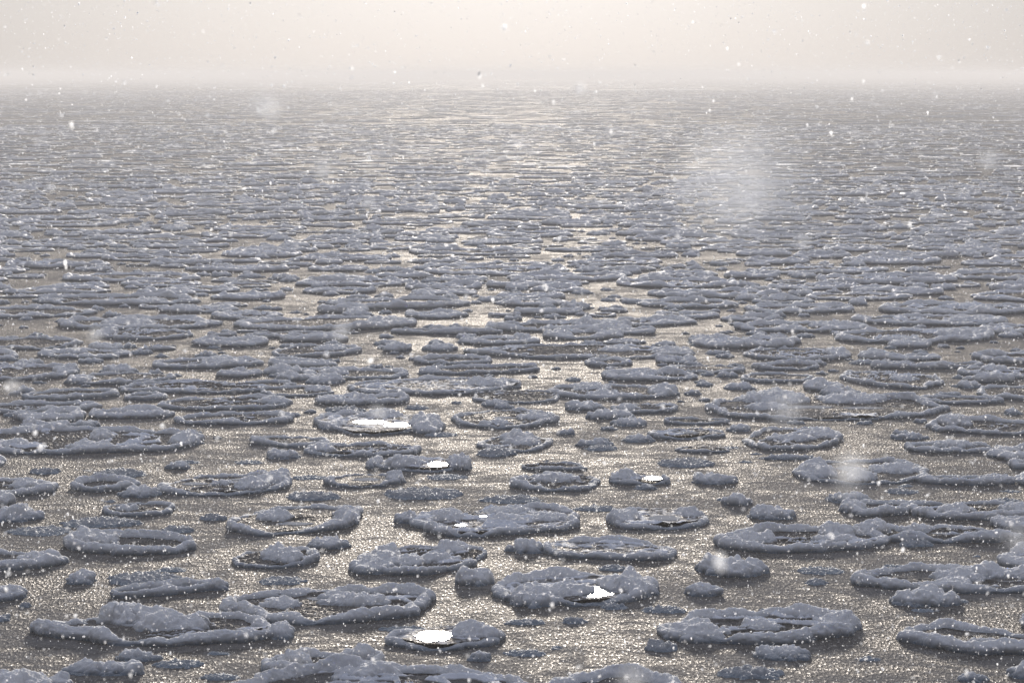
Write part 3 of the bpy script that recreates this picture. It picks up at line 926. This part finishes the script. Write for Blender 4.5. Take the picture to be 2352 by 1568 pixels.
for i in sorted(keepb):
    x, y, a, b = BITS[i]
    wet = y < 46 and random.random() < .8
    h = random.uniform(.25, .5) * a * (.22 if wet else .9)
    build_chunk(x, y, a, b, min(h, .13), 3.3 + i * .51, wet, '%s ice chunk %s' % ('slushy grey' if wet else 'small snowy', where_words(x, y)))

# everything smaller or farther: one mesh
LOD = [(0, 90, .045), (90, 170, .10), (170, 330, .26), (330, 2000, .8)]


def template(a, b, dx, seed):
    Rm, In = floe_arrays(a, b, random.uniform(-.1, .15) * b, random.uniform(.08, .125), .15, seed, dx, rough=random.uniform(.4, 1.0), ff=random.uniform(.85, 1.15), bf=random.uniform(.7, 1.2))
    V = np.concatenate([Rm.reshape(-1, 3), In.reshape(-1, 3)])
    F = np.concatenate([grid_faces(*Rm.shape[:2]), grid_faces(*In.shape[:2]) + Rm.shape[0] * Rm.shape[1]])
    return V, F, np.arange(len(F)) >= (Rm.shape[0] - 1) * Rm.shape[1]


TV, TF, TM, base = [], [], [], 0
for (d0, d1, dx) in LOD:
    sz = [.5, .8, 1.2, 1.8, 3.0]
    T = {s: [template(s, s * .72, dx, random.uniform(0, 90)) for _ in range(7)] for s in sz}
    for i, (x, y, a, b) in enumerate(FILL):
        if i in keep or not (d0 <= y < d1):
            continue
        s = min(sz, key=lambda q: abs(math.log(q / a)))
        V, F, M = random.choice(T[s])
        TM.append(M)
        fx = a / s * random.choice((-1, 1))
        V2 = V * (fx, b / (s * .72), random.uniform(.8, 1.15)) + (x, y, 0)
        TV.append(V2)
        TF.append((F if fx > 0 else F[:, ::-1]) + base)
        base += len(V)
T = [lump_arrays(.3, .22, .12, random.uniform(0, 90), .06) for _ in range(10)]
for i, (x, y, a, b) in enumerate(BITS):
    if i in keepb:
        continue
    G = random.choice(T)
    V2 = G.reshape(-1, 3) * (a / .3, b / .22, a / .3) + (x, y, 0)
    TV.append(V2)
    TF.append(grid_faces(*G.shape[:2]) + base)
    TM.append(np.zeros(len(TF[-1]), dtype=bool))
    base += len(V2)
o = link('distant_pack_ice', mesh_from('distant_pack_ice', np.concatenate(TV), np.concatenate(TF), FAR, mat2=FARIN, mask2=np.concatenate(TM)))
tag(o, 'countless distant ice floes fading into the haze up to the horizon', 'pack ice', kind='stuff')


# ------------------------------------------------------------------ falling snow
def flake_shape(seed, arms):
    """a clump of snow crystals"""
    r = np.random.default_rng(seed)
    V, F = [], []

    for _ in range(arms):                                   # thin six-sided crystal plates, stuck together at all angles
        c = r.normal(size=3) * .16
        ax = r.normal(size=3); ax /= np.linalg.norm(ax)
        p = np.cross(ax, r.normal(size=3)); p /= np.linalg.norm(p)
        q = np.cross(ax, p)
        n0 = sum(len(v) for v in V)
        L, t_ = r.uniform(.30, .5), r.uniform(.20, .42)
        V.append(np.array([c + p * L * math.cos(k_ * math.pi / 3) * r.uniform(.7, 1.1) + q * t_ * math.sin(k_ * math.pi / 3) * r.uniform(.7, 1.1) for k_ in range(6)]))
        F.extend([(n0, n0 + k_, n0 + k_ + 1) for k_ in (1, 2, 3, 4)])
    return np.concatenate(V), np.array(F)


FS = [flake_shape(s, 2 + s % 4) for s in range(14)]
FV, FF, base = [], [], 0
rg = np.random.default_rng(21)
NFL = 55000
for i in range(NFL):
    D = (rg.uniform(6.0 ** 3, 38.0 ** 3)) ** (1 / 3)
    u = rg.uniform(-.21, .21) * D
    v = rg.uniform(-.145, .13) * D
    c, s = math.cos(PITCH), math.sin(PITCH)
    y = D * c + v * s
    z = CAM_H - D * s + v * c
    if z < 0.25 or z > 7.3:
        continue
    V, F = FS[rg.integers(14)]
    sz = rg.lognormal(math.log(.0072), .38)
    FV.append(V * sz * rg.uniform(.7, 1.3, 3) + (u, y, z))
    FF.append(F + base)
    base += len(V)
o = link('falling_snow', mesh_from('falling_snow', np.concatenate(FV), np.zeros((0, 4)), FLAKE, smooth=False, F3=np.concatenate(FF)))
tag(o, 'white snowflakes falling everywhere in the air over the ice', 'snowfall', kind='stuff')
# the few that drift close to the lens are out of focus
NEAR = [
 (1742, 450, .38, .0125, 'huge faint blurred snowflake drifting right of centre, upper half'),
 (607, 245, 1.55, .011, 'blurred snowflake near the horizon, left of centre'),
 (845, 465, 2.9, .010, 'small soft snowflake left of centre in the upper half'),
 (741, 388, 2.1, .010, 'soft round snowflake between two others at upper left'),
 (1945, 1085, 1.2, .0115, 'bright blurred snowflake over the hollow floe at right'),
 (1810, 945, 1.3, .010, 'faint blurred snowflake over the two-humped wide floe'),
 (2270, 368, 2.1, .010, 'soft snowflake at the upper right'),
 (120, 430, 3.0, .009, 'soft snowflake at the upper left edge'),
 (1455, 1562, 1.3, .012, 'blurred snowflake on the bottom edge right of centre'),
 (2330, 1238, 1.5, .011, 'blurred grey snowflake on the right edge'),
 (790, 757, 2.1, .009, 'faint snowflake above the middle rows, left of centre'),
 (1328, 206, 3.2, .010, 'little soft snowflake just under the horizon, centre'),
 (1657, 1292, 2.6, .012, 'soft snowflake in front of the triple-humped chunk'),
 (216, 765, 2.5, .009, 'faint snowflake left in the middle rows'),
 (35, 890, 2.4, .010, 'soft snowflake at the left edge in the middle rows'),
 (865, 945, 2.6, .010, 'soft snowflake over the sharp-peaked floe'),
 (1843, 555, 2.3, .009, 'faint snowflake below the huge blurred one'),
]
for i, (px, py, D, sz, lab) in enumerate(NEAR):
    V, F = FS[(i * 5) % 14]
    V2, F2 = FS[(i * 3 + 1) % 14]
    d = ray(px, py)
    p = np.array([0, 0, CAM_H]) + d * D
    me = mesh_from('snowflake', np.concatenate([V, V2[:, ::-1] * .9]) * sz, np.zeros((0, 4)), FLAKE, smooth=False, F3=np.concatenate([F, F2 + len(V)]))
    tag(link('snowflake', me, loc=p), unique(lab), 'snowflake', 'snowflakes drifting close by')


# ------------------------------------------------------------------ haze
def make_haze():
    m, t = new_mat('haze')
    v = N(t, 'ShaderNodeVolumePrincipled')
    v.inputs['Color'].default_value = (0.835, 0.82, 0.815, 1)
    v.inputs['Density'].default_value = 0.0013
    v.inputs['Anisotropy'].default_value = 0.2
    o = N(t, 'ShaderNodeOutputMaterial')
    t.links.new(v.outputs[0], o.inputs['Volume'])
    x, y0, y1, z0, z1 = 9500, -100, 9500, -1.0, 7.5
    V = np.array([(-x, y0, z0), (x, y0, z0), (x, y1, z0), (-x, y1, z0), (-x, y0, z1), (x, y0, z1), (x, y1, z1), (-x, y1, z1)])
    F = [(3, 2, 1, 0), (4, 5, 6, 7), (0, 1, 5, 4), (1, 2, 6, 5), (2, 3, 7, 6), (3, 0, 4, 7)]
    o = link('haze', mesh_from('haze', V, F, m, smooth=False))
    tag(o, kind='stuff')


make_haze()
